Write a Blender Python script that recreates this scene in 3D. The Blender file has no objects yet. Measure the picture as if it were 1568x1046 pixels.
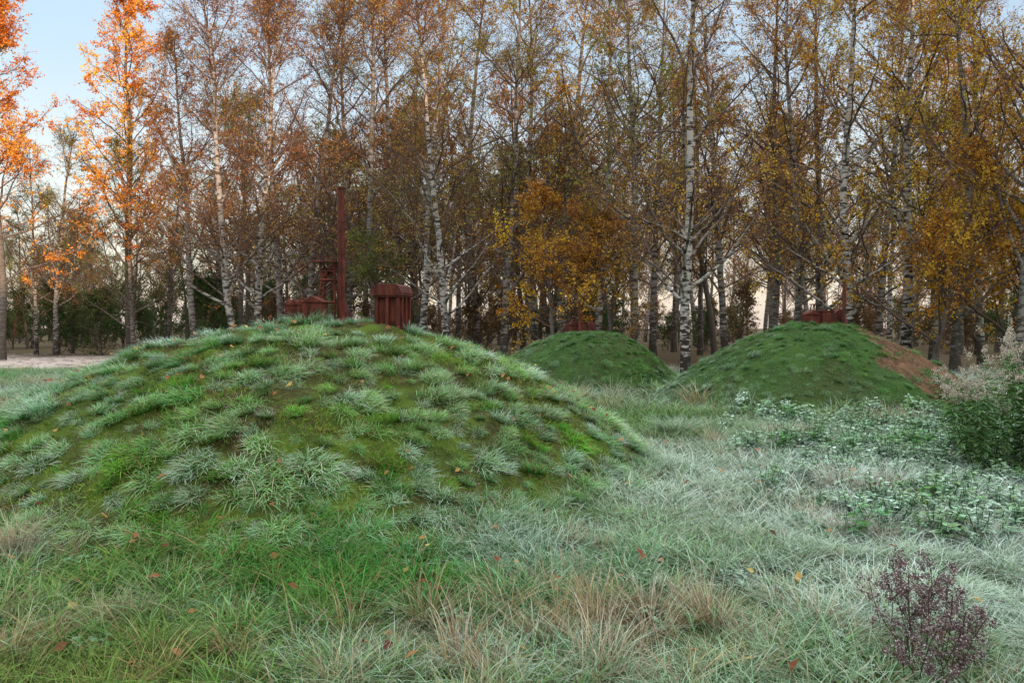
import bpy, bmesh, math, random
import numpy as np
from mathutils import Vector, Quaternion, Matrix
random.seed(3)
scene=bpy.context.scene
COL=scene.collection
F=1220.0; CAMZ=1.7
def wx(px,D): return (px-784.0)/F*D

# ------------------------------------------------------------ helpers
def mesh_from(name,V,Q,data=None,midx=None,smooth=None):
    V=np.asarray(V,dtype=np.float32); Q=np.asarray(Q,dtype=np.int32)
    me=bpy.data.meshes.new(name)
    me.vertices.add(len(V)); me.vertices.foreach_set("co",V.ravel())
    me.loops.add(Q.size); me.loops.foreach_set("vertex_index",Q.ravel())
    me.polygons.add(len(Q)); me.polygons.foreach_set("loop_start",np.arange(0,Q.size,4,dtype=np.int32))
    if midx is not None: me.polygons.foreach_set("material_index",np.asarray(midx,dtype=np.int32))
    if smooth is not None: me.polygons.foreach_set("use_smooth",np.asarray(smooth,dtype=bool))
    me.update(calc_edges=True)
    if data is not None:
        a=me.attributes.new("data",'FLOAT_COLOR','POINT')
        d=np.ones((len(V),4),dtype=np.float32); d[:,:data.shape[1]]=data
        a.data.foreach_set("color",d.ravel())
    return me
class Geo:
    def __init__(s): s.V=[];s.Q=[];s.D=[];s.M=[];s.S=[];s.n=0
    def add(s,V,Q,D,m=0,smooth=False):
        V=V.reshape(-1,3);s.V.append(V);s.Q.append(Q.reshape(-1,4)+s.n);s.D.append(D.reshape(-1,3))
        k=len(s.Q[-1]);s.M.append(np.full(k,m));s.S.append(np.full(k,smooth));s.n+=len(V)
    def mesh(s,name):
        return mesh_from(name,np.concatenate(s.V),np.concatenate(s.Q),np.concatenate(s.D),np.concatenate(s.M),np.concatenate(s.S))
def norm(a): return a/np.maximum(np.linalg.norm(a,axis=-1,keepdims=True),1e-9)
def grow(rng,P,Dr,L,n,wander,grav):
    N=len(P);out=np.zeros((N,n,3));out[:,0]=P;d=norm(Dr.copy());st=(L/(n-1))[:,None]
    for i in range(1,n):
        d=norm(d+rng.normal(0,wander,(N,3))+np.array([0,0,grav]))
        out[:,i]=out[:,i-1]+d*st
    return out
def tubes(g,paths,rad,k,data,m):
    N,n,_=paths.shape
    T=np.gradient(paths,axis=1);T=norm(T)
    ref=np.where(np.abs(T[...,2:3])>0.9,np.array([1.0,0,0]),np.array([0,0,1.0]))
    A=norm(np.cross(T,ref));B=np.cross(T,A)
    ang=np.arange(k)/k*2*np.pi
    V=paths[:,:,None,:]+rad[:,:,None,None]*(A[:,:,None,:]*np.cos(ang)[:,None]+B[:,:,None,:]*np.sin(ang)[:,None])
    idx=np.arange(N*n*k).reshape(N,n,k)
    a=idx[:,:-1,:];b=np.roll(a,-1,axis=2);c=idx[:,1:,:];d=np.roll(c,-1,axis=2)
    Q=np.stack([a,b,d,c],-1)
    Dt=np.zeros((N,n,k,3));Dt[...,0]=data[:,None,None];Dt[...,1]=np.clip(rad[:,:,None]/0.1,0,1);Dt[...,2]=0.5
    g.add(V,Q,Dt,m,True)
def rhomb(g,C,Dr,Nn,L,W,rnd,grp,m,fold=0.15):
    Dr=norm(Dr);S=norm(np.cross(Dr,Nn));U=np.cross(S,Dr)
    L=L[:,None];W=W[:,None]
    V=np.stack([C,C+Dr*L*.5+S*W*.5+U*L*fold,C+Dr*L,C+Dr*L*.5-S*W*.5+U*L*fold],1)
    Q=np.arange(len(C)*4).reshape(-1,4)
    Dt=np.zeros((len(C),4,3));Dt[:,:,0]=np.array([0.15,.75,1,.75]);Dt[:,:,1]=rnd[:,None];Dt[:,:,2]=grp[:,None]
    g.add(V,Q,Dt,m)
def sines(seed,sc,n=7):
    r=np.random.RandomState(seed);a=r.uniform(0,2*np.pi,n);f=sc*r.uniform(.6,1.7,n);p=r.uniform(0,6.28,n)
    def fn(x,y):
        x=np.asarray(x,float);y=np.asarray(y,float);o=0
        for i in range(n): o=o+np.sin(f[i]*(x*np.cos(a[i])+y*np.sin(a[i]))+p[i])
        return o/math.sqrt(n)
    return fn
# ------------------------------------------------------------ node helpers
def newmat(name):
    m=bpy.data.materials.new(name);m.use_nodes=True;nt=m.node_tree;nt.nodes.clear();return m,nt
def N(nt,t,**kw):
    n=nt.nodes.new(t)
    for k,v in kw.items(): setattr(n,k,v)
    return n
def setin(nt,n,i,v):
    if hasattr(v,'links'): nt.links.new(v,n.inputs[i])
    else: n.inputs[i].default_value=v
def mix(nt,f,a,b,mode='MIX'):
    n=N(nt,'ShaderNodeMix',data_type='RGBA',blend_type=mode)
    setin(nt,n,0,f);setin(nt,n,6,a);setin(nt,n,7,b);return n.outputs[2]
def mth(nt,op,a,b=0.0,c=None):
    n=N(nt,'ShaderNodeMath',operation=op);setin(nt,n,0,a);setin(nt,n,1,b)
    if c is not None: setin(nt,n,2,c)
    return n.outputs[0]
def mr(nt,v,a,b,c,d):
    n=N(nt,'ShaderNodeMapRange');setin(nt,n,0,v)
    for i,x in enumerate((a,b,c,d)): n.inputs[i+1].default_value=x
    return n.outputs[0]
def attr(nt,name,typ='GEOMETRY'):
    n=N(nt,'ShaderNodeAttribute');n.attribute_name=name;n.attribute_type=typ;return n
def noise(nt,vec,scale,detail=4,rough=.55):
    n=N(nt,'ShaderNodeTexNoise');nt.links.new(vec,n.inputs['Vector']);n.inputs['Scale'].default_value=scale
    n.inputs['Detail'].default_value=detail;n.inputs['Roughness'].default_value=rough;return n.outputs[0]
def foliage_out(nt,colr,trans):
    d=N(nt,'ShaderNodeBsdfDiffuse');t=N(nt,'ShaderNodeBsdfTranslucent');m=N(nt,'ShaderNodeMixShader');o=N(nt,'ShaderNodeOutputMaterial')
    nt.links.new(colr,d.inputs[0]);nt.links.new(colr,t.inputs[0]);m.inputs[0].default_value=trans
    nt.links.new(d.outputs[0],m.inputs[1]);nt.links.new(t.outputs[0],m.inputs[2]);nt.links.new(m.outputs[0],o.inputs[0])
def grass_mat():
    m,nt=newmat("frosted_grass")
    a=attr(nt,"data");s=N(nt,'ShaderNodeSeparateColor');nt.links.new(a.outputs['Color'],s.inputs[0])
    ti=attr(nt,"tint",'INSTANCER');fr=attr(nt,"frost",'INSTANCER')
    h=N(nt,'ShaderNodeHueSaturation');nt.links.new(ti.outputs['Color'],h.inputs['Color'])
    nt.links.new(mr(nt,s.outputs[1],0,1,.465,.53),h.inputs['Hue']);nt.links.new(mr(nt,s.outputs[1],0,1,.7,1.4),h.inputs['Value'])
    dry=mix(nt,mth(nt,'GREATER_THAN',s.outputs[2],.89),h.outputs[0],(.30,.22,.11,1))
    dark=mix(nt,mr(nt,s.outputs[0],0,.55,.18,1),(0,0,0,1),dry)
    tt=mth(nt,'POWER',s.outputs[0],1.9)
    f=mth(nt,'MULTIPLY',tt,fr.outputs['Fac'])
    f=mth(nt,'MULTIPLY',f,mr(nt,s.outputs[1],0,1,.5,1.7))
    f=mth(nt,'MINIMUM',f,.95)
    c=mix(nt,f,dark,(.68,.81,.78,1))
    foliage_out(nt,c,.2);return m
def leaf_mat():
    m,nt=newmat("autumn_leaves")
    a=attr(nt,"data");s=N(nt,'ShaderNodeSeparateColor');nt.links.new(a.outputs['Color'],s.inputs[0])
    ti=attr(nt,"tint",'INSTANCER')
    h=N(nt,'ShaderNodeHueSaturation');nt.links.new(ti.outputs['Color'],h.inputs['Color'])
    v=mth(nt,'ADD',mth(nt,'MULTIPLY',s.outputs[1],.4),mth(nt,'MULTIPLY',s.outputs[2],.6))
    nt.links.new(mr(nt,v,0,1,.45,.56),h.inputs['Hue'])
    v2=mth(nt,'ADD',mth(nt,'MULTIPLY',s.outputs[1],.6),mth(nt,'MULTIPLY',s.outputs[2],.4))
    nt.links.new(mr(nt,v2,.1,.9,.4,1.6),h.inputs['Value'])
    foliage_out(nt,h.outputs[0],.45);return m
def bark_mat():
    m,nt=newmat("birch_bark")
    a=attr(nt,"data");s=N(nt,'ShaderNodeSeparateColor');nt.links.new(a.outputs['Color'],s.inputs[0])
    tc=N(nt,'ShaderNodeTexCoord');mp=N(nt,'ShaderNodeMapping');nt.links.new(tc.outputs['Object'],mp.inputs[0]);mp.inputs['Scale'].default_value=(2.2,2.2,7)
    n1=noise(nt,mp.outputs[0],1.6,5,.65);n2=noise(nt,tc.outputs['Object'],.55,3)
    bw=attr(nt,"bark",'INSTANCER')
    sx=N(nt,'ShaderNodeSeparateXYZ');nt.links.new(tc.outputs['Object'],sx.inputs[0])
    low=mr(nt,sx.outputs[2],0,2.5,.14,0)
    th=mth(nt,'ADD',n1,low)
    blk=mr(nt,th,.47,.57,0,1)
    base=mix(nt,n2,(.28,.265,.25,1),(.55,.53,.50,1))
    wb=mix(nt,blk,base,(.04,.034,.030,1))
    dk=mix(nt,n1,(.06,.05,.042,1),(.16,.14,.12,1))
    trunk=mix(nt,bw.outputs['Fac'],dk,wb)
    twig=mix(nt,s.outputs[0],(.075,.048,.040,1),(.17,.115,.095,1))
    c=mix(nt,mr(nt,s.outputs[1],.22,.55,0,1),twig,trunk)
    b=N(nt,'ShaderNodeBsdfDiffuse');o=N(nt,'ShaderNodeOutputMaterial');nt.links.new(c,b.inputs[0])
    nt.links.new(b.outputs[0],o.inputs[0]);return m
def soil_mat(name,cols,scale,bump=.05):
    m,nt=newmat(name)
    g=N(nt,'ShaderNodeNewGeometry');p=g.outputs['Position']
    n1=noise(nt,p,scale,6,.6);n2=noise(nt,p,scale*5,5,.7);n3=noise(nt,p,scale*.25,3)
    c=mix(nt,mr(nt,n1,.4,.6,0,1),cols[0],cols[1])
    c=mix(nt,mr(nt,n3,.45,.6,0,.7),c,cols[2])
    c=mix(nt,mr(nt,n2,.5,.75,0,.8),c,cols[3])
    b=N(nt,'ShaderNodeBsdfPrincipled');o=N(nt,'ShaderNodeOutputMaterial');nt.links.new(c,b.inputs['Base Color']);b.inputs['Roughness'].default_value=.95
    b.inputs['Specular IOR Level'].default_value=.1
    bp=N(nt,'ShaderNodeBump');nt.links.new(n2,bp.inputs['Height']);bp.inputs['Strength'].default_value=.9;bp.inputs['Distance'].default_value=bump;nt.links.new(bp.outputs[0],b.inputs['Normal'])
    nt.links.new(b.outputs[0],o.inputs[0]);return m,nt,c,b
def rust_mat():
    m,nt=newmat("rusted_red_steel")
    tc=N(nt,'ShaderNodeTexCoord');mp=N(nt,'ShaderNodeMapping');nt.links.new(tc.outputs['Object'],mp.inputs[0]);mp.inputs['Scale'].default_value=(1,1,.25)
    n1=noise(nt,mp.outputs[0],14,6,.7);n2=noise(nt,tc.outputs['Object'],5,4)
    c=mix(nt,mr(nt,n1,.35,.65,0,1),(.045,.010,.008,1),(.16,.040,.026,1))
    c=mix(nt,mr(nt,n2,.5,.65,0,.75),c,(.030,.013,.012,1))
    b=N(nt,'ShaderNodeBsdfPrincipled');o=N(nt,'ShaderNodeOutputMaterial');nt.links.new(c,b.inputs['Base Color']);b.inputs['Roughness'].default_value=.6
    b.inputs['Specular IOR Level'].default_value=.2
    bp=N(nt,'ShaderNodeBump');nt.links.new(n1,bp.inputs['Height']);bp.inputs['Strength'].default_value=.4;bp.inputs['Distance'].default_value=.01;nt.links.new(bp.outputs[0],b.inputs['Normal'])
    nt.links.new(b.outputs[0],o.inputs[0]);return m
GR=grass_mat();LF=leaf_mat();BK=bark_mat();RU=rust_mat()

# ------------------------------------------------------------ terrain functions
gn1=sines(1,.35);gn2=sines(2,1.7);gn3=sines(5,5.0);gn4=sines(6,.08)
def ground(x,y): 
    x=np.asarray(x,float);y=np.asarray(y,float)
    near=np.exp(-((np.hypot(x,y-8))/40)**2)
    # unseen ridge added behind the viewpoint to block low sun from the clearing
    hh=15.5+7/(1+np.exp(-(x-48)/6))+1.2*gn4(x,y)
    shade_ridge=hh*np.exp(-np.clip((y+62)/17,-9,9)**2)/(1+np.exp((np.abs(x-20)-150)/20))
    return near*(.035*gn1(x,y)+.018*gn2(x,y)+.008*gn3(x,y))+shade_ridge
MO=[dict(c=(wx(505,10.0),10.0),H=1.66,e=2.1,R=4.1,w=.4,f=.45,a4=.026,seed=11),
    dict(c=(wx(895,21.0),21.0),H=1.60,e=2.2,R=2.75,w=.0,f=0,a4=.012,seed=12),
    dict(c=(wx(1248,17.2),17.2),H=1.79,e=1.7,R=3.5,w=.0,f=0,a4=.018,seed=13)]
for m in MO: m['n']=sines(m['seed'],1.4);m['n2']=sines(m['seed']+50,4.5);m['n4']=sines(m['seed']+9,12,11)
def mound(m,x,y):
    dx=x-m['c'][0];dy=y-m['c'][1];r=np.hypot(dx,dy)+1e-6
    R=m['R']+m['w']*np.maximum(0,-dx/r)**2+m['f']*np.maximum(0,-dy/r)**2
    p=m['H']*(1-(r/R)**m['e'])
    k=.22
    s=.5*(p+np.sqrt(p*p+k*k))
    s=np.where(p<-6,0,s)
    return s+ (.025*m['n'](x,y)+.022*m['n2'](x,y)+m['a4']*m['n4'](x,y))*np.clip(s*2,0,1)
def surf(x,y):
    z=ground(x,y)
    for m in MO: z=z+mound(m,x,y)
    return z
brn=sines(91,3.2,9)
def bare3(x,y):   # eroded patch on the right flank of the third mound
    dx=np.asarray(x)-MO[2]['c'][0];dy=np.asarray(y)-MO[2]['c'][1]
    return 1.1-np.hypot((dx-1.35)/1.05,(dy+1.0)/1.5)+.42*brn(x,y)
# ground sheet
u=np.linspace(-1,1,260);xs=np.sinh(u*4.6)/np.sinh(4.6)*600;ys=xs+8
X,Y=np.meshgrid(xs,ys);Z=ground(X,Y)
idx=np.arange(X.size).reshape(X.shape)
Q=np.stack([idx[:-1,:-1],idx[:-1,1:],idx[1:,1:],idx[1:,:-1]],-1).reshape(-1,4)
me=mesh_from("ground",np.stack([X,Y,Z],-1).reshape(-1,3),Q,smooth=np.ones(len(Q)))
gm,nt,c,b=soil_mat("meadow_soil",[(.04,.07,.02,1),(.07,.11,.03,1),(.08,.07,.04,1),(.11,.14,.07,1)],1.2)
g=N(nt,'ShaderNodeNewGeometry');sp=N(nt,'ShaderNodeSeparateXYZ');nt.links.new(g.outputs['Position'],sp.inputs[0])
ny=noise(nt,g.outputs['Position'],.25,4)
yy=mth(nt,'ADD',sp.outputs[1],mr(nt,ny,0,1,-5,5))
fl=mix(nt,noise(nt,g.outputs['Position'],6,6,.7),(.035,.03,.018,1),(.12,.085,.045,1))
fld=mix(nt,noise(nt,g.outputs['Position'],2.5,6,.7),(.40,.33,.29,1),(.58,.51,.48,1))
xx=mth(nt,'ADD',sp.outputs[0],mr(nt,ny,0,1,-3,3))
mf=mth(nt,'MULTIPLY',mr(nt,xx,-11,-8,1,0),mr(nt,yy,22,26,0,1))
c2=mix(nt,mr(nt,yy,29,33,0,1),c,fl)
mf2=mth(nt,'MULTIPLY',mf,mr(nt,yy,43,47,1,0))
c3=mix(nt,mf2,c2,fld);nt.links.new(c3,b.inputs['Base Color'])
o=bpy.data.objects.new("ground",me);o.data.materials.append(gm);COL.objects.link(o)
# mounds
mm1,nt,c,b=soil_mat("mossy_mound_soil",[(.075,.12,.016,1),(.04,.06,.014,1),(.05,.034,.02,1),(.12,.17,.022,1)],3.2,.06)
mm2,_,_,_=soil_mat("grassy_mound_soil",[(.04,.09,.018,1),(.03,.065,.018,1),(.04,.05,.02,1),(.06,.11,.025,1)],2.2,.04)
mm3,nt,c,b=soil_mat("eroded_mound_soil",[(.04,.09,.018,1),(.03,.065,.018,1),(.04,.05,.02,1),(.06,.11,.025,1)],2.2,.06)
g=N(nt,'ShaderNodeNewGeometry')
a=attr(nt,"data");s=N(nt,'ShaderNodeSeparateColor');nt.links.new(a.outputs['Color'],s.inputs[0])
br=mix(nt,mr(nt,noise(nt,g.outputs['Position'],8,6,.75),.3,.7,0,1),(.035,.022,.014,1),(.20,.11,.065,1))
nt.links.new(mix(nt,mr(nt,mth(nt,'ADD',s.outputs[0],mr(nt,noise(nt,g.outputs['Position'],5,5),0,1,-.3,.3)),.4,.6,0,1),c,br),b.inputs['Base Color'])
mound_objs=[]
for m,mt in zip(MO,(mm1,mm2,mm3)):
    nr,na=(190,460) if m is MO[0] else (90,240)
    rr=np.linspace(0.001,(m['R']+m['w']+m['f'])*1.35,nr);aa=np.linspace(0,2*np.pi,na,endpoint=False)
    RR,AA=np.meshgrid(rr,aa,indexing='ij');X=m['c'][0]+RR*np.cos(AA);Y=m['c'][1]+RR*np.sin(AA)
    s=mound(m,X,Y);Z=ground(X,Y)+s-.03*np.clip((.09-s)/.05,0,1)*1.8
    idx=np.arange(nr*na).reshape(nr,na)
    a=idx[:-1];bq=np.roll(a,-1,axis=1);cq=idx[1:];dq=np.roll(cq,-1,axis=1)
    Q=np.stack([a,cq,dq,bq],-1).reshape(-1,4)
    cx,cy=m['c'];V=np.stack([X-cx,Y-cy,Z],-1).reshape(-1,3)
    dd=np.zeros((len(V),3))
    if m is MO[2]: dd[:,0]=np.clip(bare3(X,Y)*1.6+.2,0,1).ravel()
    o=bpy.data.objects.new("grass_mound",mesh_from("grass_mound",V,Q,dd,smooth=np.ones(len(Q))))
    o.location=(cx,cy,0);o.data.materials.append(mt);COL.objects.link(o);mound_objs.append(o)

# ------------------------------------------------------------ instancing via geometry nodes
def source_collection(name,meshes,mats):
    c=bpy.data.collections.new(name)
    for i,me in enumerate(meshes):
        for mt in mats:
            me.materials.append(mt)
        o=bpy.data.objects.new("%s_part_%02d"%(name,i),me);c.objects.link(o)
    return c
def scatter(name,coll,P,rot,scl,idx,tint,frost,bark=None,parent=None):
    me=bpy.data.meshes.new(name);n=len(P);me.vertices.add(n)
    P=np.asarray(P,dtype=np.float32)
    if parent is not None: P=P-np.array(parent.location,dtype=np.float32)
    me.vertices.foreach_set("co",P.astype(np.float32).ravel())
    def A(nm,t,key,v):
        a=me.attributes.new(nm,t,'POINT');a.data.foreach_set(key,v.ravel())
    A("rot",'FLOAT_VECTOR','vector',np.asarray(rot,dtype=np.float32))
    A("scl",'FLOAT','value',np.asarray(scl,dtype=np.float32))
    A("idx",'INT','value',np.asarray(idx,dtype=np.int32))
    t4=np.ones((n,4),dtype=np.float32);t4[:,:3]=tint;A("tint",'FLOAT_COLOR','color',t4)
    A("frost",'FLOAT','value',np.asarray(frost,dtype=np.float32))
    if bark is not None: A("bark",'FLOAT','value',np.asarray(bark,dtype=np.float32))
    me.update()
    o=bpy.data.objects.new(name,me);COL.objects.link(o)
    if parent is not None: o.parent=parent
    ng=bpy.data.node_groups.new("scatter_"+name,'GeometryNodeTree')
    ng.interface.new_socket("Geometry",in_out='INPUT',socket_type='NodeSocketGeometry');ng.interface.new_socket("Geometry",in_out='OUTPUT',socket_type='NodeSocketGeometry')
    gi=ng.nodes.new('NodeGroupInput');go=ng.nodes.new('NodeGroupOutput');ip=ng.nodes.new('GeometryNodeInstanceOnPoints');ci=ng.nodes.new('GeometryNodeCollectionInfo')
    ci.inputs['Collection'].default_value=coll;ci.inputs['Separate Children'].default_value=True;ci.inputs['Reset Children'].default_value=True
    def na(nm,t):
        q=ng.nodes.new('GeometryNodeInputNamedAttribute');q.data_type=t;q.inputs['Name'].default_value=nm;return [s for s in q.outputs if s.enabled][0]
    L=ng.links.new
    L(gi.outputs[0],ip.inputs['Points']);L(ci.outputs[0],ip.inputs['Instance']);ip.inputs['Pick Instance'].default_value=True
    L(na("idx",'INT'),ip.inputs['Instance Index']);L(na("rot",'FLOAT_VECTOR'),ip.inputs['Rotation']);L(na("scl",'FLOAT'),ip.inputs['Scale'])
    L(ip.outputs[0],go.inputs[0])
    md=o.modifiers.new("scatter",'NODES');md.node_group=ng
    return o
def rots(rng,x,y,align=.6,jit=0.0,az=None):
    e=.25;nx=-(surf(x+e,y)-surf(x-e,y))/(2*e);ny=-(surf(x,y+e)-surf(x,y-e))/(2*e)
    out=np.zeros((len(x),3));az=rng.uniform(0,6.283,len(x)) if az is None else az
    jx=rng.normal(0,1,len(x))*jit;jy=rng.normal(0,1,len(x))*jit
    for i in range(len(x)):
        n=Vector((nx[i]*align+jx[i],ny[i]*align+jy[i],1)).normalized()
        q=Vector((0,0,1)).rotation_difference(n)@Quaternion((0,0,1),az[i])
        out[i]=q.to_euler()
    return out
# ------------------------------------------------------------ grass clumps
def clump(seed,n,rad,L0,L1,w,lean,droop,segs=3,wind=(0,0),dome=0.0,ang_j=.9):
    rng=np.random.RandomState(seed);g=Geo()
    a=rng.uniform(0,6.283,n);rr=np.sqrt(rng.uniform(0,1,n));r=rad*rr
    root=np.stack([r*np.cos(a),r*np.sin(a),-.02*np.ones(n)],1)
    a2=a+rng.normal(0,ang_j,n);d=np.stack([np.cos(a2)+wind[0],np.sin(a2)+wind[1],0*a2],1)
    L=rng.uniform(L0,L1,n)*(1-dome*rr**2);le=rng.uniform(.1,1,n)*lean;dr=rng.uniform(.3,1.2,n)*droop
    s=np.linspace(0,1,segs+1)[None,:]
    hx=(le[:,None]*s+dr[:,None]*s*s)*L[:,None]
    hz=(s-.55*dr[:,None]*s**2.2)*L[:,None]
    P=root[:,None,:]+d[:,None,:]*hx[...,None];P[...,2]+=hz
    side=np.stack([-np.sin(a2+rng.normal(0,.9,n)),np.cos(a2),0*a2],1)
    wd=(w*rng.uniform(.6,1.3,n))[:,None]*np.array([1-.93*q**1.6 for q in s[0]])[None,:]
    A=P+side[:,None,:]*wd[...,None]*.5;B=P-side[:,None,:]*wd[...,None]*.5
    V=np.stack([A,B],2);k=segs+1
    idx=np.arange(n*k*2).reshape(n,k,2)
    Q=np.stack([idx[:,:-1,0],idx[:,:-1,1],idx[:,1:,1],idx[:,1:,0]],-1)
    D=np.zeros((n,k,2,3));D[...,0]=s[0][None,:,None];D[...,1]=rng.uniform(0,1,n)[:,None,None];D[...,2]=rng.uniform(0,1,n)[:,None,None]
    g.add(V,Q,D);return g.mesh("clump")
def weed(seed,h,nst,nl,ls,fw):
    rng=np.random.RandomState(seed);g=Geo()
    az=rng.uniform(0,6.28,nst);P0=np.stack([.05*np.cos(az),.05*np.sin(az),0*az],1)*rng.uniform(.2,1,(nst,1))
    d=np.stack([np.cos(az)*.35,np.sin(az)*.35,np.ones(nst)],1)
    st=grow(rng,P0,d,h*rng.uniform(.6,1,nst),5,.1,.05)
    tubes(g,st,np.full((nst,5),.002),3,rng.uniform(0,.4,nst),0)
    pi=rng.randint(0,nst,nl);t=rng.uniform(.25,1,nl)*3.999;i0=t.astype(int);f=(t-i0)[:,None]
    C=st[pi,i0]*(1-f)+st[pi,i0+1]*f;a=rng.uniform(0,6.28,nl)
    D=np.stack([np.cos(a),np.sin(a),rng.uniform(-.3,.4,nl)],1)
    L=ls*rng.uniform(.5,1.2,nl)*(1.2-.6*t/4)
    rhomb(g,C,D,np.array([[0,0,1.0]])+rng.normal(0,.2,(nl,3)),L,L*fw,rng.uniform(0,1,nl),rng.uniform(0,.8,nl),0,.06)
    return g.mesh("weed")
cl=[]
for i in range(3): cl.append(clump(100+i,105,.16,.08,.21,.0055,.75,.8))          #0-2 long frosted
for i in range(4): cl.append(clump(110+i,[240,320,170,210][i],[.10,.13,.07,.09][i],.075,.17,.0062,.35,.75,3,(.5,[.0,.25,-.25,.1][i]),.4,1.5))  #3-6 mound tufts
for i in range(2): cl.append(clump(120+i,100,.17,.018,.06,.006,.6,.5,2,(0,0),0,2))         #7-8 moss carpet
for i in range(2): cl.append(clump(130+i,80,.07,.16,.32,.0035,.55,.6))          #9-10 straw
for i in range(3): cl.append(weed(140+i,.26,7,70,.10,.5))                      #11-13 leafy weeds
for i in range(2): cl.append(weed(150+i,.07,6,28,.05,.8))                       #14-15 low rosette
cl.append(clump(160,420,.12,.2,.38,.006,.9,.8,5))                               #16 big tussock
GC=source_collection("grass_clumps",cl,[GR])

rng=np.random.RandomState(7)
pn=sines(21,.9);pn2=sines(22,2.6);pn3=sines(23,.45)
def lerp(a,b,t): 
    t=np.clip(t,0,1)[:,None];return np.array(a)[None,:]*(1-t)+np.array(b)[None,:]*t
P=[];S=[];I=[];T=[];FR=[]
def zone(y0,y1,dens,sc,xm=None):
    A=(y1-y0)*2*(.78*y1+1.5);n=int(A*dens)
    y=rng.uniform(y0,y1,n);x=rng.uniform(-1,1,n)*(.78*y1+1.5)
    k=np.abs(x)<(.74*y+1.2)
    for m in MO: k&=mound(m,x,y)<.16
    return x[k],y[k]
for (y0,y1,dn,sc) in [(2.8,7,44,1.0),(7,14,22,1.25),(14,30,6.5,1.8),(30,48,1.2,2.2)]:
    x,y=zone(y0,y1,dn,sc);n=len(x)
    if y0>=28:
        k=x<-9;x=x[k];y=y[k];n=len(x)
    a=pn(x,y);b2=pn2(x,y)
    t=lerp((.06,.21,.03),(.15,.24,.05),a*.5+.5)
    t=t*rng.uniform(.55,1.3,(n,1))
    idx=rng.randint(0,3,n)
    straw=(b2+.6*a+rng.normal(0,.5,n)>1.55)
    sp=np.exp(-(((x-.7)/1.0)**2+((y-4.3)/.5)**2));straw|=rng.uniform(0,1,n)<sp*.6
    sp2=np.exp(-(((x+.8)/1.8)**2+((y-3.9)/.4)**2));straw|=rng.uniform(0,1,n)<sp2*.25
    idx=np.where(straw,rng.randint(9,11,n),idx);t[straw]=np.array([.36,.25,.13])*rng.uniform(.7,1.2,(straw.sum(),1))
    ros=(rng.uniform(0,1,n)<.12)&(y<14);idx=np.where(ros,rng.randint(14,16,n),idx);t[ros]=(.05,.15,.03)
    fr=.38+.24*pn3(x,y)+.2*b2+rng.normal(0,.16,n)+.30*np.clip(x/y*2,-.3,1)+.10*(y>8)
    fr=np.where(straw,fr*.7,fr);fr=np.clip(fr,.03,1.1)
    if y0>=28: t[:]=np.array([.48,.40,.35]);fr[:]=.4;idx[:]=rng.randint(0,3,n)
    P.append(np.stack([x,y,surf(x,y)],1));S.append(sc*rng.uniform(.6,1.4,n)*(1 if y0<28 else .4));I.append(idx);T.append(t);FR.append(fr)
P=np.concatenate(P);R=rots(rng,P[:,0],P[:,1])
scatter("meadow_grass",GC,P,R,np.concatenate(S),np.concatenate(I),np.concatenate(T),np.concatenate(FR))
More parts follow.
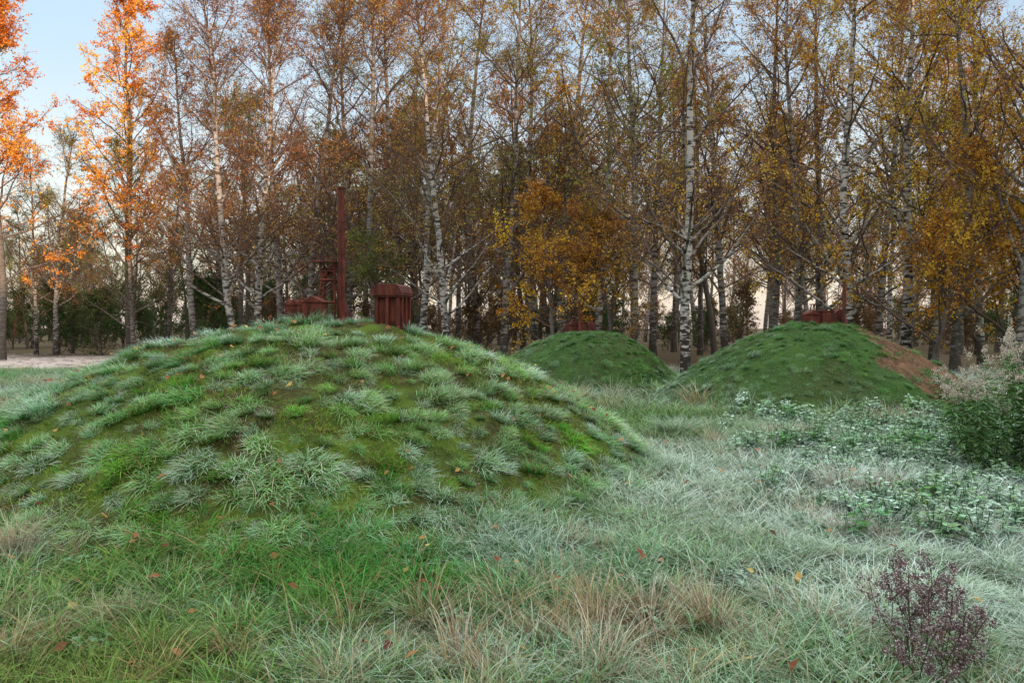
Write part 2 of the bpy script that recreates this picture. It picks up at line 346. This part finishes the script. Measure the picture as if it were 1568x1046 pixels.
# grass on the mounds
for mi,(m,mo) in enumerate(zip(MO,mound_objs)):
    cx,cy=m['c'];RR=(m['R']+m['w'])*1.12
    def samp(d):
        n=int(4*RR*RR*d);x=cx+rng.uniform(-RR,RR,n);y=cy+rng.uniform(-RR,RR,n)
        k=mound(m,x,y)>.13;return x[k],y[k]
    q1=sines(60+mi,2.2);q2=sines(70+mi,1.1);q3=sines(80+mi,5.5,9)
    x,y=samp([120,40,36][mi]);keep=[];grid={}
    # tufts sit on the humps of the surface first
    o_=np.argsort(-(m['n4'](x,y)+rng.normal(0,.5,len(x))));x=x[o_];y=y[o_]
    base_md=[.15,.15,.15][mi]
    for i in range(len(x)):
        md=base_md*(.8+.6*rng.uniform());G=base_md*1.4
        kx,ky=int(x[i]//G),int(y[i]//G);ok=True
        for ax in (-1,0,1):
            for ay in (-1,0,1):
                for j in grid.get((kx+ax,ky+ay),()):
                    if (x[i]-x[j])**2+(y[i]-y[j])**2<md*md: ok=False
        if ok: grid.setdefault((kx,ky),[]).append(i);keep.append(i)
    x=x[keep];y=y[keep]
    if mi==0:
        foot=mound(m,x,y)<.5
        k=((q1(x,y)*.6-.5*m['n4'](x,y)+rng.normal(0,.5,len(x))<.85)|foot)&~((np.hypot((x-cx-.25)/1.2,(y-cy+.7)/.5)<1.0)&(rng.uniform(0,1,len(x))<.75))
        x=x[k];y=y[k]
    if mi==2:
        k=~((bare3(x,y)>.3)&(rng.uniform(0,1,len(x))<.75));x=x[k];y=y[k]
    n=len(x);dx=(x-cx)/m['R'];h=mound(m,x,y)/m['H']
    t=lerp((.055,.25,.025),(.16,.34,.045),q2(x,y)*.4+rng.uniform(.1,.9,n))*rng.uniform(.6,1.3,(n,1))
    if mi==0:
        fr=.34+.5*np.clip(-dx-.2,0,1)+.35*np.clip(dx-.35,0,1)+.3*np.clip(.3-h,0,1)+1.4*np.clip(h-.8,0,1)+rng.normal(0,.2,n)
    else: 
        t=t*np.array([.62,.72,.8]);fr=.14+.35*np.clip(-dx,0,1)+.3*np.clip(.4-h,0,1)+rng.normal(0,.08,n)
    sc=np.clip(rng.lognormal(-.05,.3,n),.5,1.6)*(.95 if mi==0 else .68)
    idx=rng.randint(3,7,n)
    P=np.stack([x,y,surf(x,y)-.01],1)
    az=np.arctan2(y-cy,x-cx)+rng.normal(0,.8,n)   # tufts comb down the slope
    R=rots(rng,x,y,.7,.16,az)
    x2,y2=samp([48,48,42][mi]);n2=len(x2)
    w=q1(x2,y2)
    t2=lerp((.19,.30,.022),(.06,.15,.02),w*.5+rng.uniform(0,1,n2))
    if mi==0:
        br=(w>.95)|((np.hypot((x2-cx-.25)/1.35,(y2-cy+.7)/.6)<1.0)&(w>-.8));
        k=(~br)|(rng.uniform(0,1,n2)<.3);t2[br]=(.18,.11,.06)
        bb=rng.uniform(0,1,n2)<.16;t2[bb]=(.20,.12,.06)
    else:
        t2=lerp((.045,.155,.025),(.085,.19,.03),w*.6+.5);k=np.ones(n2,bool)
    if mi==2:
        bare=bare3(x2,y2)>.25
        k=k&~(bare&(rng.uniform(0,1,n2)<.5));qq=bare&(rng.uniform(0,1,n2)<.75);t2[qq]=(.19,.11,.06)
    t2=t2*rng.uniform(.55,1.25,(n2,1))
    fr2=np.clip((.06 if mi==0 else .12)+.35*np.clip(-(x2-cx)/m['R']-.3,0,1)+rng.normal(0,.05,n2),0,1)
    x2,y2,t2,fr2=x2[k],y2[k],t2[k],fr2[k];n2=len(x2)
    P2=np.stack([x2,y2,surf(x2,y2)],1);R2=rots(rng,x2,y2,1.0)
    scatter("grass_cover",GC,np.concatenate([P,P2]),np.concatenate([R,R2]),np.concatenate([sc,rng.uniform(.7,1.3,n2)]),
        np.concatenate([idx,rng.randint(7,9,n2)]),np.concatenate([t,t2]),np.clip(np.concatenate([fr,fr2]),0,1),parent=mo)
# leafy frosted weeds at right
n=1900;x=rng.uniform(2.2,11,n);y=rng.uniform(6.0,16,n)
wgt=np.clip((x/y-.26)*6,0,1)*np.clip((x-2.0)/1.5,0,1)
k=(rng.uniform(0,1,n)<wgt*(.65+.45*pn(x,y)))
for m in MO: k&=mound(m,x,y)<.25
x=x[k];y=y[k];n=len(x)
t=lerp((.045,.16,.03),(.10,.24,.05),rng.uniform(0,1,n))
scatter("nettle_patch",GC,np.stack([x,y,surf(x,y)],1),rots(rng,x,y),rng.uniform(.6,1.35,n),rng.randint(11,14,n),t,np.clip(rng.normal(.5,.25,n),.05,1.0))
# tussock
x=np.array([wx(1035,12.2)]);y=np.array([12.2])
scatter("grass_tussock",GC,np.stack([x,y,surf(x,y)],1),rots(rng,x,y),[1.25],[16],[(.11,.18,.07)],[.55])
# fallen leaves
lg=Geo();n=240
x=rng.uniform(-5.5,4,n);y=rng.uniform(3.6,11,n);C=np.stack([x,y,surf(x,y)+rng.uniform(.06,.14,n)],1)
a=rng.uniform(0,6.28,n);rhomb(lg,C,np.stack([np.cos(a),np.sin(a),rng.normal(0,.5,n)],1),np.array([[0,0,1.]])+rng.normal(0,.5,(n,3)),rng.uniform(.04,.085,n),rng.uniform(.035,.06,n),rng.uniform(0,1,n),rng.uniform(0,1,n),0,.15)
o=bpy.data.objects.new("fallen_leaves",lg.mesh("fallen_leaves"));o.data.materials.append(LF);o["tint"]=[.42,.20,.10];COL.objects.link(o)

# ------------------------------------------------------------ trees
def gen_tree(seed,H,r0,cs,n1,l1,n2,n3,leaf,ls,trunkw=.035,lean=(0,0),droop=-.07,up=.05,ang=(35,62)):
    rng=np.random.RandomState(seed);g=Geo()
    tr=grow(rng,np.array([[0,0,-.3]]),np.array([[lean[0],lean[1],1.]]),np.array([H]),18,trunkw,.05)
    tt=np.linspace(0,1,18);rad=(r0*(1-tt)**.85+.012)[None,:];rad[0,0]*=1.35;rad[0,1]*=1.05
    tubes(g,tr,rad,9,np.array([.5]),0)
    def pick(paths,pi,t):
        k=paths.shape[1]-1;q=t*k*.9999;i0=q.astype(int);f=(q-i0)[:,None]
        p=paths[pi,i0]*(1-f)+paths[pi,i0+1]*f;d=norm(paths[pi,i0+1]-paths[pi,i0]);return p,d
    t=cs+(.97-cs)*np.sort(rng.uniform(0,1,n1))**.9;p,d=pick(tr,np.zeros(n1,int),t)
    az=np.arange(n1)*2.4+rng.uniform(-.6,.6,n1);an=np.radians(rng.uniform(ang[0],ang[1],n1))
    D=np.stack([np.cos(az)*np.sin(an),np.sin(az)*np.sin(an),np.cos(an)],1)
    L=l1*H*(1-t)**.6*rng.uniform(.6,1.15,n1)+.3
    b1=grow(rng,p,D,L,9,.13,up)
    s=np.linspace(0,1,9)[None];r1=(np.clip(L*.015,.012,.065))[:,None]*(1-.8*s);tubes(g,b1,r1,5,rng.uniform(0,1,n1),0)
    c1=rng.uniform(0,1,n1)
    m2=n1*n2;pi=np.repeat(np.arange(n1),n2);t2=rng.uniform(.18,1,m2);p,d=pick(b1,pi,t2)
    D=norm(d+rng.normal(0,.55,(m2,3))+np.array([0,0,.1]));L2=L[pi]*.42*(1.15-.6*t2)*rng.uniform(.6,1.2,m2)+.15
    b2=grow(rng,p,D,L2,6,.14,droop*.4);s=np.linspace(0,1,6)[None];tubes(g,b2,(np.clip(L2*.009,.006,.02))[:,None]*(1-.7*s),3,rng.uniform(0,1,m2),0)
    m3=m2*n3;pj=np.repeat(np.arange(m2),n3);t3=rng.uniform(.15,1,m3);p,d=pick(b2,pj,t3)
    D=norm(d+rng.normal(0,.6,(m3,3)));L3=rng.uniform(.3,.85,m3)*(.5+.5*np.clip(L2[pj],0,1))
    b3=grow(rng,p,D,L3,4,.15,droop);tubes(g,b3,np.full((m3,4),.0045)*np.array([1.3,1,.9,.6]),3,rng.uniform(0,1,m3),0)
    if leaf>0:
        dens=np.clip(rng.normal(1,.6,m2),.0,2.4)[pj]
        cnt=rng.poisson(leaf*dens);pk=np.repeat(np.arange(m3),cnt);nl=len(pk)
        p,d=pick(b3,pk,rng.uniform(.1,1,nl));p=p+rng.normal(0,.04,(nl,3))
        D=rng.normal(0,1,(nl,3));D[:,2]-=.5
        Ls=ls*rng.uniform(.6,1.25,nl)
        grp=np.clip(c1[pi[pj[pk]]]*.7+rng.uniform(0,.3,nl),0,1)
        rhomb(g,p,D,rng.normal(0,1,(nl,3)),Ls,Ls*.8,rng.uniform(0,1,nl),grp,1,.1)
    me=g.mesh("tree");me.materials.append(BK);me.materials.append(LF);return me
TV=dict(
 gold=[gen_tree(201+i,16,.17,.12,40,.31,9,6,4.8,.08) for i in range(3)],
 bare=[gen_tree(211+i,15.5,.14,.15,44,.27,10,6,2.8,.07) for i in range(3)],
 full=[gen_tree(221+i,19,.2,.2,46,.26,10,6,9,.10) for i in range(2)],
 low=[gen_tree(231+i,6.5,.07,.08,26,.46,8,5,8.0,.08,.06) for i in range(2)],
 far=[gen_tree(241+i,15,.15,.18,32,.27,8,5,4.0,.11) for i in range(3)],
 hazel=[gen_tree(251+i,4.2,.04,.03,24,.5,6,5,7,.10,.06) for i in range(2)],
)
def tree(name,kind,v,px,D,tint,bark=1.0,sc=1.0,rz=None,tilt=None):
    o=bpy.data.objects.new(name,TV[kind][v%len(TV[kind])]);x=wx(px,D)
    o.location=(x,D,float(ground(x,D)));o.scale=(sc,)*3
    tilt=((random.gauss(0,.025),random.gauss(0,.03)) if bark<1 else (0,0)) if tilt is None else tilt
    o.rotation_euler=(tilt[0],tilt[1],random.uniform(0,6.28) if rz is None else rz)
    o["tint"]=[float(c)*.98 for c in tint];o["bark"]=float(bark);COL.objects.link(o);return o
GOLD=(.54,.28,.045);YEL=(.52,.36,.05);OCH=(.42,.21,.055);RUST=(.38,.17,.065);OR=(.78,.32,.065);GRN=(.17,.20,.055);OLV=(.28,.24,.06)
spec=[("birch_tree",'bare',0,1052,23.6,OCH,1,1.05),("birch_tree",'gold',0,1303,27,GOLD,1,1.0),("birch_tree",'gold',1,1385,29,GOLD,1,1.08),
("birch_tree",'bare',1,685,30,OCH,.9,1.0),("birch_tree",'bare',2,645,33,OLV,.9,1.1),("birch_tree",'bare',0,365,34,RUST,.8,1.15),("birch_tree",'bare',1,393,36,RUST,.9,1.2),
("birch_tree",'gold',2,85,46,OLV,.7,.85),("birch_tree",'bare',2,55,47,GRN,.8,.8),("birch_tree",'gold',0,205,45,GRN,.5,.8),
("birch_tree",'gold',1,975,29,OLV,.6,.95),("birch_tree",'bare',2,770,36,OLV,.6,1.2),("birch_tree",'gold',2,1180,35,OCH,.4,1.1),("birch_tree",'bare',0,1218,32,GOLD,.5,1.1),
("birch_tree",'gold',0,1462,27,YEL,.4,.95),("birch_tree",'bare',1,1505,33,OCH,.5,1.1),("birch_tree",'gold',2,1560,24,GOLD,.5,1.0),("birch_tree",'bare',0,580,38,OCH,.5,1.3),
("birch_tree",'bare',1,470,40,RUST,.5,1.3),("birch_tree",'gold',1,300,42,RUST,.5,1.05),("birch_tree",'gold',2,860,38,GOLD,.5,1.25),("birch_tree",'bare',2,1110,38,OCH,.6,1.2),
("birch_tree",'gold',0,730,44,OCH,.5,1.35),("birch_tree",'bare',0,530,46,OLV,.5,1.4),("birch_tree",'gold',1,1620,30,YEL,.8,1.0),("birch_tree",'gold',2,1690,26,GOLD,.8,1.0),("birch_tree",'bare',2,-80,44,RUST,.7,1.0),
("birch_tree",'bare',1,430,43,RUST,.6,1.35),("birch_tree",'bare',2,335,45,OLV,.6,1.2),("birch_tree",'bare',1,615,42,OCH,.6,1.35),("birch_tree",'bare',0,820,40,OCH,.6,1.3),("birch_tree",'bare',1,915,34,OCH,.6,1.15),("birch_tree",'bare',2,1000,41,GOLD,.6,1.3),("birch_tree",'gold',0,1255,40,OLV,.6,1.25),("birch_tree",'bare',1,1345,38,OLV,.6,1.25),("birch_tree",'gold',1,1430,38,GOLD,.5,1.15),
("maple_tree",'full',0,0,40,OR,.2,1.05),("maple_tree",'full',1,200,47,OR,.2,1.15),("maple_tree",'full',1,-120,42,OR,.2,1.0),
("oak_sapling",'low',0,850,27,GOLD,.1,1.0),("oak_sapling",'low',1,940,28,(.42,.20,.05),.1,.95),("oak_sapling",'low',1,600,34,GRN,.1,.9),("oak_sapling",'low',0,1425,25,GOLD,.1,1.1),("oak_sapling",'low',0,1535,27,GOLD,.1,1.3)]
for s in spec: tree(*s[:8])
# distant woodland mass
srcs=TV['far']+TV['hazel'];
FC=bpy.data.collections.new("woodland_sources")
for i,me in enumerate(srcs):
    o=bpy.data.objects.new("woodland_part_%02d"%i,me);FC.objects.link(o)
P=[];S=[];I=[];T=[];B=[];Rr=[]
def addw(x,y,kind,tint,sc,bk):
    P.append((x,y,-.1));I.append(kind);T.append(tint);S.append(sc);B.append(bk);Rr.append((random.gauss(0,.03),random.gauss(0,.03),random.uniform(0,6.28)))
for i in range(215):
    y=random.uniform(46,115);px=random.uniform(-350,1950);x=wx(px,y)
    k=(px/1568)
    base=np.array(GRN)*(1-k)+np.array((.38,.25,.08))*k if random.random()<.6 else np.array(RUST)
    hz=min(.5,max(0,(y-46)/100));base=base*(1-hz)+np.array((.34,.32,.31))*hz  # distance haze painted into the leaf tint of farther trees
    addw(x,y,random.randint(0,2),base,random.uniform(.9,1.3)*(.65 if px<330 else 1),random.choice((.1,.4,.8)))
for i in range(190):
    y=random.uniform(42,105);px=random.uniform(-300,1900);x=wx(px,y)
    if px<200 and y<47: continue
    base=(.075,.115,.04) if (px<350 or random.random()<.4) else (.18,.11,.06)
    addw(x,y,random.randint(3,4),base,random.uniform(.6,1.25),.1)
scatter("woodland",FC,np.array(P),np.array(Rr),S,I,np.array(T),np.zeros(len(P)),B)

# ------------------------------------------------------------ plants at right and near
def goldenrod(seed,ns,h):
    rng=np.random.RandomState(seed);g=Geo()
    az=rng.uniform(0,6.28,ns);P0=np.stack([.3*np.cos(az),.3*np.sin(az),0*az],1)*rng.uniform(0,1,(ns,1))
    L=h*rng.uniform(.6,1.05,ns)
    st=grow(rng,P0,np.stack([np.cos(az)*.2,np.sin(az)*.2,np.ones(ns)],1),L,9,.06,.02)
    tubes(g,st,np.full((ns,9),.004)*np.linspace(1,.5,9),4,rng.uniform(0,1,ns),0)
    nl=ns*60;pi=rng.randint(0,ns,nl);t=rng.uniform(.05,.9,nl)*7.99;i0=t.astype(int);f=(t-i0)[:,None]
    C=st[pi,i0]*(1-f)+st[pi,i0+1]*f;a=rng.uniform(0,6.28,nl)
    rhomb(g,C,np.stack([np.cos(a),np.sin(a),rng.uniform(-.6,.2,nl)],1),np.array([[0,0,1.]])+rng.normal(0,.2,(nl,3)),rng.uniform(.09,.19,nl),rng.uniform(.026,.045,nl),rng.uniform(0,.7,nl),rng.uniform(0,.8,nl),0,.08)
    nb=ns*6;pi=rng.randint(0,ns,nb);p=st[pi,rng.randint(7,9,nb)];a=rng.uniform(0,6.28,nb)
    br=grow(rng,p,np.stack([np.cos(a)*.7,np.sin(a)*.7,np.ones(nb)],1),rng.uniform(.06,.18,nb),5,.1,-.12)
    tubes(g,br,np.full((nb,5),.002),3,rng.uniform(0,1,nb),0)
    nf=nb*55;pj=rng.randint(0,nb,nf);p=br[pj,rng.randint(1,5,nf)]+rng.normal(0,.013,(nf,3))
    rhomb(g,p,rng.normal(0,1,(nf,3))+np.array([0,0,.4]),rng.normal(0,1,(nf,3)),rng.uniform(.012,.026,nf),rng.uniform(.008,.013,nf),rng.uniform(0,1,nf),rng.uniform(0,1,nf),1,.1)
    return g.mesh("goldenrod")
SEED,nt=newmat("frosted_seed_heads")
a=attr(nt,"data");s=N(nt,'ShaderNodeSeparateColor');nt.links.new(a.outputs['Color'],s.inputs[0]);foliage_out(nt,mix(nt,s.outputs[1],(.32,.25,.17,1),(.72,.68,.62,1)),.3)
for i,(px,D) in enumerate([(1515,9.2),(1555,9.7),(1600,9.2),(1495,10.3),(1640,9.6)]):
    o=bpy.data.objects.new("goldenrod_plant",goldenrod(300+i,13,[1.4,1.72,1.65,1.3,1.6][i]));o.data.materials.append(GR);o.data.materials.append(SEED)
    x=wx(px,D);o.location=(x,D,float(ground(x,D)));o["tint"]=[.075,.19,.03];o["frost"]=.18;COL.objects.link(o)
def marjoram(seed,ns,h):
    rng=np.random.RandomState(seed);g=Geo()
    az=rng.uniform(0,6.28,ns);P0=np.stack([.08*np.cos(az),.08*np.sin(az),0*az],1)
    st=grow(rng,P0,np.stack([np.cos(az)*.35,np.sin(az)*.35,np.ones(ns)],1),h*rng.uniform(.6,1.05,ns),9,.07,.02)
    tubes(g,st,np.full((ns,9),.0022),4,rng.uniform(0,1,ns),0)
    nb=ns*9;pi=rng.randint(0,ns,nb);p=st[pi,rng.randint(4,9,nb)];a=rng.uniform(0,6.28,nb)
    br=grow(rng,p,np.stack([np.cos(a),np.sin(a),np.ones(nb)*.8],1),rng.uniform(.04,.10,nb),4,.1,0);tubes(g,br,np.full((nb,4),.0012),3,rng.uniform(0,1,nb),0)
    nf=nb*40;pj=rng.randint(0,nb,nf);p=br[pj,3]+rng.normal(0,.011,(nf,3))
    rhomb(g,p,rng.normal(0,1,(nf,3)),rng.normal(0,1,(nf,3)),rng.uniform(.008,.016,nf),rng.uniform(.005,.010,nf),rng.uniform(0,1,nf),rng.uniform(0,1,nf),0,.1)
    return g.mesh("marjoram")
PUR,nt=newmat("withered_purple_flowers")
a=attr(nt,"data");s=N(nt,'ShaderNodeSeparateColor');nt.links.new(a.outputs['Color'],s.inputs[0])
c=mix(nt,s.outputs[1],(.08,.045,.045,1),(.22,.15,.15,1));c=mix(nt,mth(nt,'GREATER_THAN',s.outputs[2],.78),c,(.46,.42,.44,1));foliage_out(nt,c,.2)
for px,D,h,sd in [(1405,3.7,.44,1),(1372,4.1,.46,2),(1440,3.6,.34,3),(1415,4.0,.48,4),(1450,3.9,.36,5)]:
    o=bpy.data.objects.new("withered_marjoram",marjoram(330+sd,6,h));o.data.materials.append(PUR);x=wx(px,D);o.location=(x,D,float(ground(x,D)));COL.objects.link(o)

# ------------------------------------------------------------ steel colliery models
def bm_box(bm,x0,x1,y0,y1,z0,z1):
    r=bmesh.ops.create_cube(bm,size=1)['verts']
    for v in r: v.co=Vector((x0+(v.co.x+.5)*(x1-x0),y0+(v.co.y+.5)*(y1-y0),z0+(v.co.z+.5)*(z1-z0)))
def bm_gable(bm,x0,x1,y0,y1,z0,z1,z2,axis='y'):
    if axis=='y': pts=[(x0,z0),(x1,z0),(x1,z1),((x0+x1)/2,z2),(x0,z1)];f=lambda p,t:(p[0],y0 if t==0 else y1,p[1])
    else: pts=[(y0,z0),(y1,z0),(y1,z1),((y0+y1)/2,z2),(y0,z1)];f=lambda p,t:(x0 if t==0 else x1,p[0],p[1])
    A=[bm.verts.new(f(p,0)) for p in pts];B=[bm.verts.new(f(p,1)) for p in pts]
    bm.faces.new(A);bm.faces.new(B[::-1])
    for i in range(5): j=(i+1)%5;bm.faces.new((A[j],A[i],B[i],B[j]))
def bm_bar(bm,a,b,w,k=4,w2=None):
    a=Vector(a);b=Vector(b);d=b-a;q=Vector((0,0,1)).rotation_difference(d.normalized())
    M=Matrix.Translation((a+b)/2)@q.to_matrix().to_4x4()
    bmesh.ops.create_cone(bm,cap_ends=True,segments=k,radius1=w,radius2=w if w2 is None else w2,depth=d.length,matrix=M)
def fin(bm,name,loc,parent=None,bevel=.004):
    bmesh.ops.recalc_face_normals(bm,faces=bm.faces)
    me=bpy.data.meshes.new(name);bm.to_mesh(me);bm.free();o=bpy.data.objects.new(name,me);o.location=loc;me.materials.append(RU);COL.objects.link(o)
    if bevel: md=o.modifiers.new("bevel",'BEVEL');md.width=bevel;md.segments=2
    if parent: o.parent=parent
    return o
def top(x,y): return float(surf(np.array([x]),np.array([y]))[0])
# chimney
D=10.0;cx=wx(523,D);z0=top(cx,D)-.05
bm=bmesh.new();zt=CAMZ+ (500-291)/F*D-z0
bm_bar(bm,(0,0,0),(0,0,zt),.052,20,.042);bm_bar(bm,(0,0,zt),(0,0,zt+.03),.05,20,.05);bm_bar(bm,(0,0,0),(0,0,.12),.075,20,.07)
for q in (.45,.9,1.3): bm_bar(bm,(0,0,q),(0,0,q+.015),.055,20)
bm_box(bm,-.009,.009,-.075,-.05,.12,zt-.05)
fin(bm,"steel_chimney",(cx,D,z0),bevel=.002)
# headframe
bm=bmesh.new();cx=wx(498,D);z0=top(cx,D+.1)-.04;zp=CAMZ+(500-402)/F*D-z0
for sy in (-.09,.09):
    bm_bar(bm,(-.13,sy*1.4,.0),(-.045,sy,zp-.22),.014);bm_bar(bm,(-.045,sy,zp-.22),(-.06,sy,zp),.014)
    bm_bar(bm,(.12,sy,.0),(.12,sy,zp),.016)
    bm_bar(bm,(-.1,sy,.27),(.12,sy,.27),.012);bm_bar(bm,(-.06,sy,zp-.22),(.12,sy,zp-.22),.014);bm_bar(bm,(-.06,sy,zp-.11),(.12,sy,zp-.11),.010)
    bm_bar(bm,(-.1,sy,.27),(.12,sy,zp-.22),.009);bm_bar(bm,(-.05,sy,zp-.2),(.12,sy,zp-.02),.008)
    bm_bar(bm,(.12,sy,zp*.62),(.32,sy,.0),.014)
bm_box(bm,-.16,.15,-.13,.13,zp,zp+.022)
for sx in (-.15,.14):
    for sy in (-.12,.12): bm_bar(bm,(sx,sy,zp+.02),(sx,sy,zp+.07),.004)
for q in (-.12,.12): bm_bar(bm,(-.15,q,zp+.07),(.14,q,zp+.07),.004)
bm_bar(bm,(-.02,-.02,zp-.12),(-.02,.02,zp-.12),.065,18);bm_bar(bm,(.06,-.02,zp-.12),(.06,.02,zp-.12),.05,18)
fin(bm,"mining_headframe",(cx,D+.1,z0),bevel=.002)
# winding house + sawtooth hall
bm=bmesh.new();cx=wx(489,D);yy=D-.25;z0=top(cx,yy)
bm_gable(bm,-.12,.12,-.12,.2,-.06,.2,.26);bm_gable(bm,-.135,.135,-.135,.215,.195,.205,.275)
for q in (-.06,.03): bm_box(bm,q,q+.035,-.128,-.118,.07,.15)
fin(bm,"winding_house",(cx,yy,z0))
bm=bmesh.new();cx=wx(458,D);z0=top(cx,D)+.02
bm_box(bm,-.15,.15,-.1,.15,-.1,.17)
for i in range(4):
    x0=-.15+i*.075;bm_gable(bm,x0+.003,x0+.072,-.11,.16,.17,.2,.25)
    bm_box(bm,x0+.02,x0+.05,-.108,-.1,.04,.14)
bm_bar(bm,(-.12,0,.2),(-.12,0,.29),.012,10);bm_bar(bm,(.05,0,.2),(.05,0,.3),.012,10)
fin(bm,"sawtooth_factory_hall",(cx,D,z0))
# coal bunker
bm=bmesh.new();D2=9.7;cx=wx(601,D2);z0=top(cx,D2)-.06;zt=CAMZ+(500-436)/F*D2-z0;w=.175
bm_box(bm,-w+.03,w-.03,-w+.04,w-.03,0,zt-.1)
for sx in (-w+.02,-.02,w-.06): bm_box(bm,sx,sx+.04,-w,-w+.045,0,zt-.1)
for sx in (-w,w-.03): 
    for sy in (-w+.05,0,w-.05): bm_box(bm,sx-.004,sx+.034,sy,sy+.04,0,zt-.1)
bm_box(bm,-w-.005,w+.005,-w-.01,w,zt-.16,zt-.125)
segs=10;pts=[]
for i in range(segs+1):
    t=i/segs;x=-w-.02+t*(2*w+.04);e=abs(2*t-1);pts.append((x,zt-.1+.10*(1-e**5)**.6))
A=[bm.verts.new((p[0],-w-.02,p[1])) for p in pts];B=[bm.verts.new((p[0],w+.02,p[1])) for p in pts]
A0=[bm.verts.new((pts[0][0],-w-.02,zt-.14)),bm.verts.new((pts[-1][0],-w-.02,zt-.14))];B0=[bm.verts.new((pts[0][0],w+.02,zt-.14)),bm.verts.new((pts[-1][0],w+.02,zt-.14))]
for i in range(segs): bm.faces.new((A[i],A[i+1],B[i+1],B[i]))
bm.faces.new([A0[0]]+A[:]+[A0[1]]);bm.faces.new(([B0[0]]+B[:]+[B0[1]])[::-1]);bm.faces.new((A0[0],A[0],B[0],B0[0]));bm.faces.new((A0[1],B0[1],B[-1],A[-1]));bm.faces.new((A0[0],B0[0],B0[1],A0[1]))
o=fin(bm,"coal_bunker",(cx,D2,z0),bevel=.003);o.rotation_euler=(0,0,math.radians(-14))
# small models on the other two mounds
def small_model(pxc,D,w,h,stackpx,stacktop):
    e=bpy.data.objects.new("colliery_model",None);cx=wx(pxc,D);z0=top(cx,D)-.02;e.location=(cx,D,z0);COL.objects.link(e)
    bm=bmesh.new();bm_box(bm,-w*.5,-w*.12,-.15,.15,-.1,h*.6);bm_gable(bm,-w*.48,-w*.14,-.17,.17,h*.6,h*.65,h*.85);bm_box(bm,-w*.1,w*.2,-.2,.2,-.1,h*.8);bm_box(bm,-w*.12,w*.22,-.22,.22,h*.8,h*.87)
    bm_gable(bm,w*.22,w*.5,-.15,.15,-.1,h*.7,h*.95);
    for i in range(4): bm_box(bm,-w*.08+i*w*.07,-w*.05+i*w*.07,-.21,-.2,h*.2,h*.6)
    fin(bm,"halls",(0,0,0),e)
    bm=bmesh.new();sx=wx(stackpx,D)-cx;bm_bar(bm,(sx,-.25,-.1),(sx,-.25,CAMZ+(500-stacktop)/F*D-z0),.045,14,.035);bm_bar(bm,(sx,-.25,-.1),(sx,-.25,.12),.06,14,.05);fin(bm,"chimney",(0,0,0),e,.002)
    bm=bmesh.new()
    for sy in (-.1,.1):
        bm_bar(bm,(-w*.35,sy,0),(-w*.25,sy,h*1.25),.014);bm_bar(bm,(-w*.12,sy,0),(-w*.2,sy,h*1.25),.014);bm_bar(bm,(-w*.32,sy,h*.8),(-w*.15,sy,h*.8),.012)
    bm_box(bm,-w*.3,-w*.15,-.13,.13,h*1.25,h*1.3);fin(bm,"headframe",(0,0,0),e,.002)
small_model(889,21,.8,.30,886,462);small_model(1260,17.2,.85,.33,1285,432)

# ------------------------------------------------------------ light, sky, camera
EL=math.radians(5.5);AZ=math.radians(148)
w=bpy.data.worlds.new("World");scene.world=w;w.use_nodes=True;nt=w.node_tree;bg=nt.nodes['Background']
sk=nt.nodes.new('ShaderNodeTexSky');sk.sky_type='NISHITA';sk.sun_disc=False;sk.sun_elevation=EL;sk.sun_rotation=AZ;sk.altitude=100;sk.air_density=1.0;sk.dust_density=2.0;sk.ozone_density=1.0
# thin morning haze over the clear sky, brightened overhead
sc=mix(nt,1.0,sk.outputs[0],(.12,.12,.12,1),'MULTIPLY')
tc=nt.nodes.new('ShaderNodeTexCoord');sx=nt.nodes.new('ShaderNodeSeparateXYZ');nt.links.new(tc.outputs['Generated'],sx.inputs[0])
hz=mix(nt,mr(nt,sx.outputs[2],0,.3,0,1),(.82,.69,.60,1),(.42,.54,.68,1))
hz=mix(nt,mr(nt,noise(nt,tc.outputs['Generated'],2.5,5),.4,.7,0,.3),hz,(.74,.75,.78,1))
hz=mix(nt,mr(nt,sx.outputs[2],.42,.75,0,1),hz,(2.65,2.65,2.6,1))  # extra brightness added overhead, out of view, to light the scene
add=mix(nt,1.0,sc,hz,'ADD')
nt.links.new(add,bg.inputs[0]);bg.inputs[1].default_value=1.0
l=bpy.data.lights.new("sun",'SUN');l.energy=5.0;l.angle=math.radians(.6);l.color=(1,.62,.40)
so=bpy.data.objects.new("sun",l);COL.objects.link(so)
sd=Vector((math.sin(AZ)*math.cos(EL),math.cos(AZ)*math.cos(EL),math.sin(EL)));so.rotation_euler=sd.to_track_quat('Z','Y').to_euler()
cam=bpy.data.cameras.new("camera");cam.lens=28;cam.sensor_width=36;cam.clip_end=2000
co=bpy.data.objects.new("camera",cam);co.location=(0,0,CAMZ);co.rotation_euler=(math.radians(90-1.08),0,0);COL.objects.link(co);scene.camera=co
scene.view_settings.view_transform='Standard';scene.view_settings.look='None';scene.view_settings.exposure=0
